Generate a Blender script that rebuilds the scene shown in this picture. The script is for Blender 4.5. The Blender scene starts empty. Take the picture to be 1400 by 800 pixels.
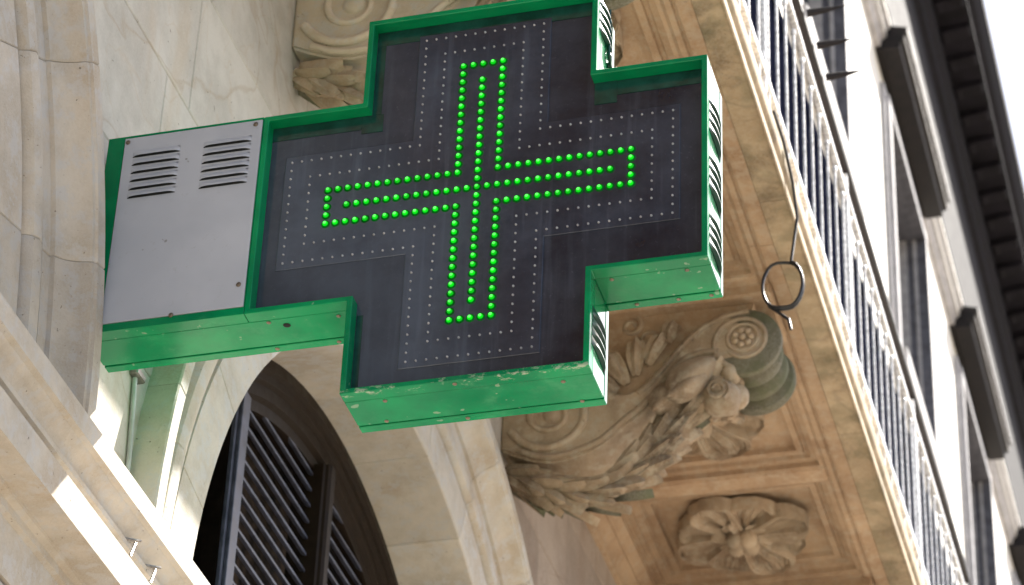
import bpy, bmesh, math, random
from mathutils import Vector, Matrix
R = math.radians
PI = math.pi
sc = bpy.context.scene
C = sc.collection
rnd = random.Random(7)

# ------------------------------------------------------------------ camera
cam_d = bpy.data.cameras.new('camera')
cam = bpy.data.objects.new('camera', cam_d)
C.objects.link(cam)
sc.camera = cam
pitch, yaw, roll = R(34.5555), R(16.6636), R(2.488)
fw = Vector((-math.sin(yaw) * math.cos(pitch), math.cos(yaw) * math.cos(pitch), math.sin(pitch)))
rt = fw.cross(Vector((0, 0, 1))).normalized()
up = rt.cross(fw)
r2 = math.cos(roll) * rt + math.sin(roll) * up
u2 = -math.sin(roll) * rt + math.cos(roll) * up
cam_loc = Vector((1.54981, -4.88209, -3.79800))
m = Matrix((r2, u2, -fw)).transposed().to_4x4()
m.translation = cam_loc
cam.matrix_world = m
cam_d.sensor_width = 36.0
cam_d.lens = 4046.47 / 1400 * 36
cam_d.clip_start = 0.05
cam_d.clip_end = 3000
cam_d.dof.use_dof = True
cam_d.dof.focus_distance = (Vector((0.0, 0.0, 0.0)) - cam_loc).dot(fw)
cam_d.dof.aperture_fstop = 7.0

# ------------------------------------------------------------------ sky, sun, exposure
SUN = Vector((1.0, 1.5, 2.05)).normalized()
sun_el = math.asin(SUN.z)
sun_az = math.atan2(SUN.x, SUN.y)
w = bpy.data.worlds.new('World')
sc.world = w
w.use_nodes = True
wn = w.node_tree
bg = wn.nodes['Background']
sky = wn.nodes.new('ShaderNodeTexSky')
sky.sky_type = 'NISHITA'
sky.sun_disc = False
sky.sun_elevation = sun_el
sky.sun_rotation = sun_az
sky.dust_density = 2.5
sky.air_density = 1.0
wn.links.new(sky.outputs[0], bg.inputs[0])
bg.inputs[1].default_value = 0.08
sd = bpy.data.lights.new('sun', 'SUN')
sd.energy = 5.0
sd.angle = R(0.53)
sd.color = (1.0, 0.95, 0.87)
sun = bpy.data.objects.new('sun', sd)
C.objects.link(sun)
sun.rotation_euler = SUN.to_track_quat('Z', 'Y').to_euler()
sc.view_settings.view_transform = 'Standard'
sc.view_settings.look = 'None'
EXPO = 1.78
sc.view_settings.exposure = EXPO
sc.view_settings.gamma = 1.0


# ------------------------------------------------------------------ material helpers
class Mat:
    def __init__(s, name):
        s.m = bpy.data.materials.new(name)
        s.m.use_nodes = True
        s.t = s.m.node_tree
        s.b = s.t.nodes['Principled BSDF']
        s.geo = s.t.nodes.new('ShaderNodeNewGeometry')
        s.pos = s.geo.outputs['Position']

    def n(s, kind, **kw):
        x = s.t.nodes.new(kind)
        for k, v in kw.items():
            setattr(x, k, v)
        return x

    def put(s, sock, v):
        if isinstance(v, bpy.types.NodeSocket):
            s.t.links.new(v, sock)
        elif v is not None:
            if isinstance(v, (tuple, list)) and len(v) == 3 and sock.type == 'RGBA':
                v = (*v, 1)
            sock.default_value = v

    def scaled(s, sc3, vec=None):
        x = s.n('ShaderNodeMapping')
        s.put(x.inputs[0], vec or s.pos)
        x.inputs['Scale'].default_value = sc3
        return x.outputs[0]

    def noise(s, scale, detail=4, rough=.55, vec=None, dist=0):
        x = s.n('ShaderNodeTexNoise')
        s.put(x.inputs['Vector'], vec or s.pos)
        x.inputs['Scale'].default_value = scale
        x.inputs['Detail'].default_value = detail
        x.inputs['Roughness'].default_value = rough
        x.inputs['Distortion'].default_value = dist
        return x.outputs[0]

    def rng(s, v, a, b, c=0., d=1.):
        x = s.n('ShaderNodeMapRange', interpolation_type='SMOOTHSTEP')
        s.put(x.inputs[0], v)
        for i, q in enumerate((a, b, c, d)):
            x.inputs[1 + i].default_value = q
        return x.outputs[0]

    def math(s, op, a, b=None):
        x = s.n('ShaderNodeMath', operation=op)
        s.put(x.inputs[0], a)
        if b is not None:
            s.put(x.inputs[1], b)
        return x.outputs[0]

    def mix(s, f, a, b, mode='MIX'):
        x = s.n('ShaderNodeMix', data_type='RGBA', blend_type=mode)
        s.put(x.inputs[0], f)
        s.put(x.inputs[6], a)
        s.put(x.inputs[7], b)
        return x.outputs[2]

    def rand(s):
        return s.n('ShaderNodeObjectInfo').outputs['Random']

    def sep(s):
        x = s.n('ShaderNodeSeparateXYZ')
        s.put(x.inputs[0], s.pos)
        return x.outputs

    def bump(s, h, strength=.3, dist=.01):
        x = s.n('ShaderNodeBump')
        x.inputs['Strength'].default_value = strength
        x.inputs['Distance'].default_value = dist
        s.put(x.inputs['Height'], h)
        s.put(s.b.inputs['Normal'], x.outputs[0])

    def set(s, color=None, rough=None, spec=None, metal=None, coat=None, coat_rough=None):
        for k, v in (('Base Color', color), ('Roughness', rough), ('Specular IOR Level', spec),
                     ('Metallic', metal), ('Coat Weight', coat), ('Coat Roughness', coat_rough)):
            if v is not None:
                s.put(s.b.inputs[k], v)
        return s


def stone(name, lo, hi, stain, stain_amt=.5, vein=0., moss=0., grain=60, bumpd=.006, dust=None):
    M = Mat(name)
    big = M.noise(2.6, 5, .6)
    mid = M.noise(11, 5, .65)
    col = M.mix(M.rng(M.math('ADD', M.math('MULTIPLY', big, .6), M.math('MULTIPLY', mid, .4)), .38, .62), lo, hi)
    st = M.noise(5, 5, .6, M.scaled((1, 1, .22)))
    col = M.mix(M.rng(st, .50, .72, 0, stain_amt), col, stain)
    if vein:
        v = M.noise(1.5, 4, .5, M.scaled((1, .6, 1.0)), 1.2)
        vv = M.math('ABSOLUTE', M.math('SUBTRACT', v, .5))
        col = M.mix(M.rng(vv, .0, .012, vein, 0), col, tuple(c * .78 for c in stain))
        v = M.noise(4, 3, .5, None, .8)
        vv = M.math('ABSOLUTE', M.math('SUBTRACT', v, .47))
        col = M.mix(M.rng(vv, .0, .015, vein * .6, 0), col, stain)
    fine = M.noise(grain * 2.3, 4, .7)
    col = M.mix(M.rng(fine, .3, .7, 0., .35), col, M.mix(.5, col, (.62, .60, .56)))
    if dust:
        d = M.noise(24, 4, .7)
        col = M.mix(M.rng(d, .48, .62, 0, .55), col, dust)
    pit = M.noise(grain, 3, .6)
    pm = M.rng(pit, .68, .74)
    col = M.mix(M.math('MULTIPLY', pm, .6), col, (.10, .08, .06))
    if moss:
        g = M.noise(7, 4, .6)
        col = M.mix(M.rng(g, .45, .62, 0, moss), col, (.125, .13, .075))
    ob = M.rng(M.rand(), 0, 1, .90, 1.07)
    bc = M.n('ShaderNodeHueSaturation')
    M.put(bc.inputs['Value'], ob)
    M.put(bc.inputs['Color'], col)
    M.set(bc.outputs[0], .86, .25)
    h = M.math('SUBTRACT', M.math('ADD', M.math('MULTIPLY', fine, .35), M.math('MULTIPLY', mid, .9)), M.math('MULTIPLY', pm, .8))
    M.bump(h, .55, bumpd)
    return M.m


stone_wall = stone('pale limestone', (.40, .372, .335), (.51, .48, .44), (.40, .29, .18), .42, .36)
stone_shaded = stone('shaded limestone', (.27, .21, .165), (.35, .28, .225), (.22, .145, .10), .5, .3)  # darker copy of the wall stone with shade painted in
stone_arch = stone('arch limestone', (.39, .345, .285), (.53, .48, .41), (.38, .28, .18), .5, .12, grain=80, dust=(.47, .47, .47))
stone_soffit = stone('warm soffit stone', (.34, .212, .115), (.47, .32, .19), (.26, .145, .07), .65, .15, dust=(.46, .37, .27))
stone_carved = stone('carved stone', (.28, .19, .115), (.43, .32, .21), (.13, .08, .042), .75, 0, .12, dust=(.46, .40, .31))
stone_pale = stone('pale carved stone', (.44, .36, .265), (.56, .47, .36), (.36, .25, .16), .5, 0, 0, dust=(.50, .49, .47))
stone_moss = stone('mossy stone', (.075, .070, .042), (.155, .140, .090), (.05, .05, .03), .6, 0, .85)
stone_edge = stone('weathered slab stone', (.33, .235, .135), (.46, .35, .22), (.13, .09, .045), .85, .3, .35)
plaster = stone('white limestone', (.66, .64, .60), (.76, .74, .70), (.60, .56, .50), .25, 0, 0, 40, .003)
mortar = stone('mortar', (.36, .30, .22), (.44, .38, .29), (.30, .22, .13), .4)

ZB = -.012


def green_paint(coat=0., nm='weathered green gloss paint'):
    M = Mat(nm)
    n1 = M.noise(5, 5, .6)
    col = M.mix(M.rng(n1, .35, .65), (.0005, .175, .066), (.001, .265, .092))
    chalk = M.noise(14, 6, .7, M.scaled((1, 1, 1)))
    x, y, z = M.sep()
    # bleached, chalky paint on the lower faces of the casing
    low = M.rng(z, -.275, -.26, 1, 0)
    col = M.mix(M.math('MULTIPLY', M.rng(chalk, .50, .75, 0, .22), low), col, (.10, .38, .19))
    # flaked paint along the bottom lip
    lip = M.math('MULTIPLY', M.rng(z, -.512, -.492, 1, 0), M.rng(y, -.028, .0, 1, 0))
    flake = M.noise(60, 5, .75, M.scaled((.5, 1, 1)))
    col = M.mix(M.math('MULTIPLY', M.rng(flake, .53, .62, 0, .65), lip), col, (.50, .52, .42))
    spots = M.noise(34, 2, .5)
    col = M.mix(M.math('MULTIPLY', M.rng(spots, .70, .74, 0, .5), low), col, (.34, .44, .33))
    M.set(col, M.rng(chalk, .3, .7, .12, .26), .20, None, coat, .05)
    M.bump(M.noise(30, 4, .6), .10, .004)
    return M.m


green = green_paint()
green_gloss = green_paint(.9, 'green gloss paint, street side')


def board_mat(name, base, dust):
    M = Mat(name)
    d = M.noise(3.2, 6, .65)
    f = M.noise(120, 3, .7)
    st = M.noise(34, 4, .6, M.scaled((1, 1, .05)))
    a = M.math('MULTIPLY', M.rng(d, .35, .70), .55)
    a = M.math('ADD', a, M.rng(st, .52, .75, 0, .30))
    x, y, z = M.sep()
    a = M.math('ADD', a, M.rng(x, -.50, .35, .62, .0))  # fade to the right paints the sky's reflection along with dust
    a = M.math('ADD', a, M.rng(f, .62, .72, 0, .35))
    col = M.mix(a, base, dust)  # dust colour also carries the painted sky reflection
    M.set(col, M.rng(d, .3, .7, .07, .16), .5)
    return M.m


board_m = board_mat('black acrylic board', (.006, .008, .018), (.052, .068, .098))
plate_m = board_mat('dusty clear cover plate', (.008, .011, .024), (.070, .090, .128))


def simple(name, c, rough=.5, spec=.5, metal=0., var=.15, scale=20, bump=0.):
    M = Mat(name)
    n1 = M.noise(scale, 4, .6)
    M.set(M.mix(M.rng(n1, .3, .7), tuple(v * (1 - var) for v in c), tuple(v * (1 + var) for v in c)),
          M.rng(n1, .3, .7, max(.02, rough - .07), rough + .07), spec, metal)
    if bump:
        M.bump(n1, .4, bump)
    return M.m


def grey_sheet_mat():
    M = Mat('grey painted steel sheet')
    n1 = M.noise(2.2, 4, .6)
    n2 = M.noise(50, 4, .7)
    sp = M.noise(26, 3, .6)
    col = M.mix(M.rng(n1, .35, .65), (.40, .43, .49), (.49, .52, .58))
    col = M.mix(M.rng(n2, .6, .75, 0, .3), col, (.30, .30, .31))
    col = M.mix(M.rng(sp, .72, .76, 0, .7), col, (.16, .15, .14))
    M.set(col, .38, .5)
    return M.m


grey_sheet = grey_sheet_mat()
side_metal = simple('green gloss side sheet', (.02, .19, .09), .10, .6, 0, .1)
slot_dark = simple('dark vent slot', (.010, .012, .012), .7, .2)
vent_green = simple('dark green louvre paint', (.003, .045, .030), .35, .4)
screw_m = simple('dull steel screw', (.20, .16, .12), .45, .5, .7, .3, 90)
led_off = simple('clear unlit lens', (.34, .35, .38), .10, .6)
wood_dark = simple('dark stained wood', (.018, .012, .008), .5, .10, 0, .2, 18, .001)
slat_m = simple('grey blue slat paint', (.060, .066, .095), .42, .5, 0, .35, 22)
deep_brown = simple('deep brown wood', (.008, .006, .005), .8, .0, 0, .4, 18)  # near-black brown without gloss
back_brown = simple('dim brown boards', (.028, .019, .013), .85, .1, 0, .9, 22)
rail_m = simple('white painted iron', (.85, .85, .85), .25, .5, 0, .3, 60, .002)
rail_dark = simple('dark brown iron', (.012, .009, .009), .5, .25, 0, .3, 60)
navy_sheet_m = simple('navy sheet', (.007, .008, .017), .95, .0, 0, .2, 8)
cable_m = simple('black rubber cable', (.012, .012, .014), .38, .5)
conduit_m = simple('grey plastic conduit', (.42, .43, .43), .5, .4, 0, .15)
wire_m = simple('galvanised wire', (.25, .23, .21), .35, .5, .8, .3, 80)
zinc_dark = simple('dark zinc', (.014, .012, .012), .65, .2, 0, .4, 14)
zinc_lit = simple('zinc edge in sunlit tone', (.22, .21, .20), .5, .4, 0, .3, 14)
eaves_m = simple('dark painted eaves', (.009, .008, .011), .8, .12, 0, .5, 7)
frame_dark = simple('dark window frame', (.10, .10, .115), .4, .5, 0, .3, 12)
frame_pale = simple('grey limestone trim', (.40, .39, .40), .7, .3, 0, .15, 9)
frame_grey = simple('grey stone frame', (.36, .35, .35), .6, .4, 0, .2, 12)
glass_m = simple('dark window glass', (.012, .014, .020), .04, .6, 0, .2, 2)
asphalt = simple('asphalt', (.06, .058, .055), .9, .2, 0, .4, 30, .004)
paving = stone('street paving', (.22, .185, .14), (.29, .245, .19), (.20, .15, .10), .4)
kerb_m = stone('granite kerb', (.34, .33, .32), (.42, .41, .39), (.3, .28, .25), .3)
pink_m = simple('faded pink petal', (.60, .22, .24), .6, .3)


border_m = simple('dark green border strip', (.006, .045, .036), .14, .5, 0, .4, 16)


def emis(name, c, strength, vary=True):
    M = Mat(name)
    M.set(tuple(v * .06 for v in c), .12, .12)
    M.put(M.b.inputs['Emission Color'], c)
    M.put(M.b.inputs['Emission Strength'], M.rng(M.rand(), 0, 1, strength * .70, strength * 1.12))
    return M.m


EXPK = 2 ** -EXPO
led_halo = emis('painted green halo', (.0, .13, .008), .8 * EXPK)  # glowing disc added to paint a halo around each lit lamp
led_rim = emis('lit green lens rim', (.0, .36, .006), .9 * EXPK)
led_on = emis('lit green lens', (.003, .72, .010), 1.1 * EXPK)
led_tip = emis('lit green lens tip', (.13, 1.0, .14), 1.5 * EXPK)

# ------------------------------------------------------------------ object helpers
ORG = {}


class MB:
    def __init__(s):
        s.v, s.f, s.mi = [], [], []

    def face(s, pts, mi=0):
        i = len(s.v)
        s.v += [tuple(p) for p in pts]
        s.f.append(list(range(i, i + len(pts))))
        s.mi.append(mi)

    def raw(s, v, f, mi=0):
        i = len(s.v)
        s.v += [tuple(p) for p in v]
        s.f += [[k + i for k in q] for q in f]
        s.mi += [mi] * len(f)
        return s

    def box(s, x0, x1, y0, y1, z0, z1, mi=0):
        v = [(x, y, z) for x in (x0, x1) for y in (y0, y1) for z in (z0, z1)]
        return s.raw(v, [(0, 1, 3, 2), (4, 6, 7, 5), (0, 4, 5, 1), (2, 3, 7, 6), (0, 2, 6, 4), (1, 5, 7, 3)], mi)

    def grid(s, fn, nu, nv, cu=False, cv=False, mi=0):
        """surface fn(u,v), u,v in 0..1; cu/cv close the sheet in that direction"""
        mu, mv = (nu if cu else nu + 1), (nv if cv else nv + 1)
        v = [fn(i / nu, j / nv) for i in range(mu) for j in range(mv)]
        f = []
        for i in range(nu):
            for j in range(nv):
                a, b = i, (i + 1) % mu
                c, d = j, (j + 1) % mv
                f.append((a * mv + c, b * mv + c, b * mv + d, a * mv + d))
        return s.raw(v, f, mi)

    def sections(s, secs, closed=True, caps=True, mi=0):
        """join a list of equal-length sections into a skin"""
        n = len(secs[0])
        v = [p for q in secs for p in q]
        f = []
        for i in range(len(secs) - 1):
            for j in range(n if closed else n - 1):
                k = (j + 1) % n
                f.append((i * n + j, i * n + k, (i + 1) * n + k, (i + 1) * n + j))
        if caps and closed:
            f.append(tuple(range(n))[::-1])
            f.append(tuple((len(secs) - 1) * n + j for j in range(n)))
        return s.raw(v, f, mi)

    def tube(s, path, r, n=8, caps=True, mi=0):
        P = [Vector(p) for p in path]
        secs = []
        nrm = None
        for i, p in enumerate(P):
            t = (P[min(i + 1, len(P) - 1)] - P[max(i - 1, 0)]).normalized()
            if nrm is None:
                nrm = t.orthogonal().normalized()
            nrm = (nrm - t * nrm.dot(t)).normalized()
            b = t.cross(nrm)
            rr = r(i / (len(P) - 1)) if callable(r) else r
            secs.append([p + rr * (math.cos(2 * PI * k / n) * nrm + math.sin(2 * PI * k / n) * b) for k in range(n)])
        return s.sections(secs, True, caps, mi)

    def blob(s, c, rad, nu=10, nv=8, fn=None, mi=0):
        c = Vector(c)

        def g(u, v):
            th, ph = 2 * PI * u, PI * v
            d = Vector((math.sin(ph) * math.cos(th), math.sin(ph) * math.sin(th), math.cos(ph)))
            k = fn(d) if fn else 1
            return c + Vector((d.x * rad[0], d.y * rad[1], d.z * rad[2])) * k
        return s.grid(g, nu, nv, cu=True, mi=mi)

    def prism(s, poly, to3, d0, d1, mi=0):
        a = [to3(p, d0) for p in poly]
        b = [to3(p, d1) for p in poly]
        return s.sections([a, b], True, True, mi)

    def mesh(s, name, org, mats, bevel=0, smooth=0, seg=1):
        me = bpy.data.meshes.new(name)
        me.from_pydata([(x - org.x, y - org.y, z - org.z) for x, y, z in s.v], [], s.f)
        for k in (mats if isinstance(mats, (list, tuple)) else [mats]):
            me.materials.append(k)
        if any(s.mi):
            me.polygons.foreach_set('material_index', s.mi)
        bm = bmesh.new()
        bm.from_mesh(me)
        bmesh.ops.remove_doubles(bm, verts=bm.verts, dist=1e-5)
        bmesh.ops.recalc_face_normals(bm, faces=bm.faces)
        if bevel:
            es = [e for e in bm.edges if len(e.link_faces) == 2 and e.calc_face_angle(0) > .5]
            bmesh.ops.bevel(bm, geom=es, offset=bevel, segments=seg, affect='EDGES', clamp_overlap=True)
        bm.to_mesh(me)
        bm.free()
        if smooth:
            me.shade_smooth()
            me.set_sharp_from_angle(angle=R(smooth))
        return me


def link(o, parent=None, org=None):
    C.objects.link(o)
    if parent is not None:
        o.parent = parent
        ORG[o] = ORG[parent] if org is None else org
    else:
        ORG[o] = org
    return o


def thing(name, loc, label, cat, group=None):
    o = bpy.data.objects.new(name, None)
    o.empty_display_size = .1
    o.location = loc
    link(o, None, Vector(loc))
    o['label'] = label
    o['category'] = cat
    if group:
        o['group'] = group
    return o


def part(name, mb, mat, parent, bevel=0, smooth=0, label=None, seg=1):
    me = mb.mesh(name, ORG[parent], mat, bevel, smooth, seg)
    o = link(bpy.data.objects.new(name, me), parent)
    if label:
        o['label'] = label
    return o


def place(name, me, parent, loc, rot=None, scale=None):
    """a piece that shares its mesh; loc in world"""
    o = bpy.data.objects.new(name, me)
    link(o, parent, Vector(loc))
    o.location = Vector(loc) - ORG[parent]
    if rot is not None:
        o.rotation_mode = 'QUATERNION'
        o.rotation_quaternion = rot.to_quaternion()
    if scale is not None:
        o.scale = scale
    return o


def solo(name, mb, mat, org, label, cat, bevel=0, smooth=0, group=None):
    o = link(bpy.data.objects.new(name, mb.mesh(name, Vector(org), mat, bevel, smooth)), None, Vector(org))
    o.location = org
    o['label'] = label
    o['category'] = cat
    if group:
        o['group'] = group
    return o


def struct(name, mb, mat):
    o = link(bpy.data.objects.new(name, mb.mesh(name, Vector((0, 0, 0)), mat)), None, Vector((0, 0, 0)))
    o['kind'] = 'structure'
    return o


def frame(x, y, z=None):
    """rotation matrix from axes"""
    x = x.normalized()
    z = x.cross(y).normalized()
    y = z.cross(x)
    return Matrix((x, y, z)).transposed()


# ------------------------------------------------------------------ ground
GZ = -5.4
W = -.9
S = 1.93          # balcony soffit
E = .184          # balcony outer edge
AC, AZ, R0, RB, PER = 2.30, -.60, 1.537, 1.95, 4.25
b = MB()
b.face([(-1500, -1500, GZ - .15), (1500, -1500, GZ - .15), (1500, 1500, GZ - .15), (-1500, 1500, GZ - .15)])
struct('ground', b, paving)
b = MB(); b.box(-2.5, 2.6, -60, 120, GZ - .3, GZ); struct('pavement', b, paving)
b = MB(); b.box(2.6, 2.75, -60, 120, GZ - .3, GZ - .004); struct('kerb', b, kerb_m)
b = MB(); b.box(2.75, 8.6, -60, 120, GZ - .3, GZ - .12); struct('road', b, asphalt)
b = MB(); b.box(8.6, 8.75, -60, 120, GZ - .3, GZ - .004); struct('kerb', b, kerb_m)
b = MB(); b.box(8.75, 14, -60, 120, GZ - .3, GZ); struct('pavement', b, paving)

# ------------------------------------------------------------------ stone building
bld = thing('stone_building', (W, AC, GZ), 'pale stone arcaded building with white upper walls and dark eaves', 'building')


def circ(k, z):
    """half width of arch surround at height z"""
    d = (RB - .012) ** 2 - (z - AZ) ** 2
    return math.sqrt(d) if d > 0 else -1


wall = None
bed = MB()
blocks = []


def course(z0, z1, ylo, yhi, lens):
    """lay one course of ashlar between ylo(z) and yhi(z)"""
    n = 7 if callable(ylo) or callable(yhi) else 1
    lo = ylo if callable(ylo) else (lambda z: ylo)
    hi = yhi if callable(yhi) else (lambda z: yhi)
    zs = [z0 + (z1 - z0) * i / n for i in range(n + 1)]
    a, c = [lo(z) for z in zs], [hi(z) for z in zs]
    for i in range(n):
        bed.face([(W - .010, a[i], zs[i]), (W - .010, c[i], zs[i]), (W - .010, c[i + 1], zs[i + 1]), (W - .010, a[i + 1], zs[i + 1])])
    ya, yc = min(a), max(c)
    cuts = [ya]
    while cuts[-1] < yc - .01:
        cuts.append(min(yc, cuts[-1] + rnd.uniform(*lens)))
        if yc - cuts[-1] < .3:
            cuts[-1] = yc
    g = .0008
    for p, q in zip(cuts[:-1], cuts[1:]):
        zz = [z0 + g + (z1 - z0 - 2 * g) * i / n for i in range(n + 1)]
        L = [(max(p, lo(z)) + g, z) for z in zz]
        H = [(min(q, hi(z)) - g, z) for z in zz]
        LH = [(l, h) for l, h in zip(L, H) if h[0] - l[0] > .015]
        if len(LH) < 2:
            continue
        L, H = [x[0] for x in LH], [x[1] for x in LH]
        blocks.append(L + H[::-1])


def stone_block(poly, parent, mat, x=W, ch=.0035, name='stone_block'):
    cy = sum(p[0] for p in poly) / len(poly)
    cz = sum(p[1] for p in poly) / len(poly)
    dx = rnd.uniform(-.0015, .0015)

    def inset(p):
        return (p[0] + (ch if p[0] < cy else -ch) * min(1, abs(p[0] - cy) * 30), p[1] + (ch if p[1] < cz else -ch) * min(1, abs(p[1] - cz) * 30))
    m_ = MB()
    A = [(x - .03, *p) for p in poly]
    B = [(x - ch * .7 + dx, *p) for p in poly]
    D = [(x + dx, *inset(p)) for p in poly]
    m_.sections([A, B, D])
    return part(name, m_, mat, parent)


wall = part('wall', MB().box(W - .6, W - .011, -7, AC - PER - RB - .3, AZ - 1, 2.2), stone_wall, bld)
TOPZ = AZ + RB
zc = [-.60, -.10, .30, .705, 1.10, TOPZ]
for k in (-1, 0):
    c0, c1 = AC + PER * k, AC + PER * (k + 1)
    for z0, z1 in zip(zc[:-1], zc[1:]):
        course(z0, z1, (lambda z, c=c0: c + max(circ(0, z), 0)), (lambda z, c=c1: c - max(circ(0, z), 0)), (.55, .95))
course(TOPZ, 1.66, -4.3, 9.0, (.6, 1.0))
course(1.66, 2.1, -4.3, 9.0, (.6, 1.0))
for p in blocks:
    stone_block(p, wall, stone_shaded if sum(q[0] for q in p) / len(p) > 3.2 else stone_wall)  # far blocks take the copy with shade in its colour
part('mortar_bed', bed, mortar, wall)

# arches: each voussoir carries the whole moulded section
prof = [(R0, -1.20), (R0, W - .004), (R0 + .004, W), (1.685, W), (1.690, W - .016), (1.700, W - .016), (1.704, W - .002), (1.718, W + .014),
        (1.742, W + .019), (1.764, W + .013), (1.776, W - .004), (1.780, W - .016), (1.790, W - .016), (1.794, W), (1.835, W), (1.838, W + .010),
        (1.850, W + .014), (1.864, W + .022), (1.878, W + .034), (1.888, W + .050), (1.893, W + .066), (1.896, W + .072), (1.904, W + .074), (1.908, W + .080), (RB - .004, W + .080), (RB, W + .076),
        (RB, W - .03), (RB, -1.20)]
pc = (1.9, -1.05)


def voussoir(cy, t0, t1, parent):
    g = .0005 / 1.8
    secs = []
    for i, t in enumerate([t0 + g, t0 + g + .0016] + [t0 + (t1 - t0) * q / 6 for q in range(1, 6)] + [t1 - g - .0016, t1 - g]):
        ins = .0025 if i in (0, 8) else 0
        sec = []
        for r, x in prof:
            if ins:
                if x > W - .02:
                    x -= ins
                if r == R0:
                    r += ins
            sec.append((x, cy + r * math.cos(t), AZ + r * math.sin(t)))
        secs.append(sec)
    return part('voussoir', MB().sections(secs), stone_arch, parent, smooth=32)


def arch(cy, n=13, lo=0, hi=180):
    bk = MB()
    bk.grid(lambda u, v: ((W - .02, W - .02, -1.2, -1.2)[min(3, int(v * 3 + .5))], cy + (R0 + .008 if v > .4 else RB - .03) * math.cos(PI * u), AZ + (R0 + .008 if v > .4 else RB - .03) * math.sin(PI * u)), 48, 3)
    a = part('arch_surround', bk, mortar, bld)
    for i in range(n):
        t0, t1 = PI * i / n, PI * (i + 1) / n
        if t1 > R(lo) and t0 < R(hi):
            voussoir(cy, t0, t1, a)
    return a


for k in (-1, 0, 1):
    arch(AC + PER * k)

# piers below the springing and their impost mouldings
for k in (-1, 0, 1):
    y0, y1 = AC + PER * (k - 1) + R0, AC + PER * k - R0
    pier = part('pier', MB().box(-1.2, W - .012, y0 + .012, y1 - .012, GZ, AZ), mortar, bld)
    z = AZ - .402
    while z > GZ + .02:
        z0 = max(GZ, z - .42)
        m_ = MB().box(-1.22, W + .045, y0, y1, z0 + .002, z - .002)
        part('stone_block', m_, stone_wall, pier, bevel=.005)
        z = z0
    X0, X1, X2 = W + .15, W + .125, W + .10
    ip = [(X0, AZ + .005), (X0, AZ - .046), (X0 - .012, AZ - .052), (X0 - .016, AZ - .060), (X0 - .024, AZ - .066), (X0 - .036, AZ - .078), (X0 - .042, AZ - .092), (X0 - .034, AZ - .098),
          (X0 - .036, AZ - .108), (X0 - .052, AZ - .114), (X0 - .060, AZ - .130), (X0 - .058, AZ - .158), (X0 - .005, AZ - .164), (X0 - .005, AZ - .245), (W + .078, AZ - .248), (W + .076, AZ - .256), (W + .062, AZ - .262),
          (W + .062, AZ - .280), (W + .050, AZ - .285), (W + .050, AZ - .40), (-1.2, AZ - .40), (-1.2, AZ + .005)]
    IP = ip
    m_ = MB().box(-1.30, -1.22, y1 - .05, y1 + 2 * R0 + .05, GZ, AZ - .38)
    part('unseen_shop_front', m_, plaster, bld)  # unseen panel, made pale to reflect in the sign's underside
# the impost runs on across the arches as a transom
cuts = [-6.0, -4.9, -3.8, -2.7, -1.6, -.78, .62, 1.75, 2.9, 4.0, 5.1, 6.2, 7.3, 8.4]
for a_, b_ in zip(cuts[:-1], cuts[1:]):
    part('transom_moulding', MB().sections([[(x, y, z) for x, z in IP] for y in (a_ + .0009, b_ - .0009)]), stone_arch, bld, smooth=35)


# louvred arch windows
def arched_window(cy):
    fr = [(R0 + .02, -1.20), (R0 + .0, -1.14), (1.500, -1.135), (1.492, -1.150), (1.470, -1.150), (1.462, -1.165), (1.425, -1.165), (1.415, -1.182), (1.385, -1.186), (1.380, -1.25), (R0 + .02, -1.25)]
    secs = [[(x, cy + r * math.cos(t), AZ + r * math.sin(t)) for r, x in fr] for t in [PI * i / 48 for i in range(49)]]
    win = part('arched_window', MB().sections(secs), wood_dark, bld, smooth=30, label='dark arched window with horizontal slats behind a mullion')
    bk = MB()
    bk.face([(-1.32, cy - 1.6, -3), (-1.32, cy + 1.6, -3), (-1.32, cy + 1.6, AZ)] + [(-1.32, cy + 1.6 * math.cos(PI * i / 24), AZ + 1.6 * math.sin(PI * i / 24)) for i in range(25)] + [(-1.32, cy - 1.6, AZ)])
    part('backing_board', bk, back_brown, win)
    mu = [(-1.25, .036), (-1.155, .036), (-1.150, .028), (-1.142, .026), (-1.134, .016), (-1.134, -.016), (-1.142, -.026), (-1.150, -.028), (-1.155, -.036), (-1.25, -.036)]
    part('mullion', MB().sections([[(x, cy + y, -3) for x, y in mu], [(x, cy + y, AZ + 1.40) for x, y in mu]]), wood_dark, win)
    for sg in (-1, 1):
        yS = cy + sg * .66
        zt = AZ + math.sqrt(1.42 ** 2 - .66 ** 2)
        m_ = MB().box(-1.26, -1.186, yS - .042, yS + .042, -3, zt)
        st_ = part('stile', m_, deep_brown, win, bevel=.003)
        m_ = MB().box(-1.185, -1.172, yS - .042, yS + .042, -3, zt)
        m_.box(-1.1715, -1.160, yS - .030, yS + .024, -3, zt)
        part('bead', m_, slat_m, win, bevel=.002)
        for s2, xw in ((sg, 1.0),):
            m_ = MB().box(-1.29, -1.245, min(cy + sg * .69, cy + sg * 1.5), max(cy + sg * .69, cy + sg * 1.5), -3, AZ + .6)
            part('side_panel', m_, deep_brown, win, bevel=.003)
        z = -1.0
        while z < AZ + 1.42:
            half = min(.63, math.sqrt(max(0, 1.455 ** 2 - (z + .015 - AZ) ** 2)))
            if half > .08:
                ya, yb = sorted((cy + sg * .004, cy + sg * half))
                s_ = [(-1.186, z), (-1.186, z + .009), (-1.189, z + .0105), (-1.200, z + .011), (-1.201, z + .005), (-1.190, z + .0005)]
                part('slat', MB().sections([[(x, ya, q) for x, q in s_], [(x, yb, q) for x, q in s_]]), slat_m, win)
            z += .055


arched_window(AC)
arched_window(AC - PER)

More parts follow.
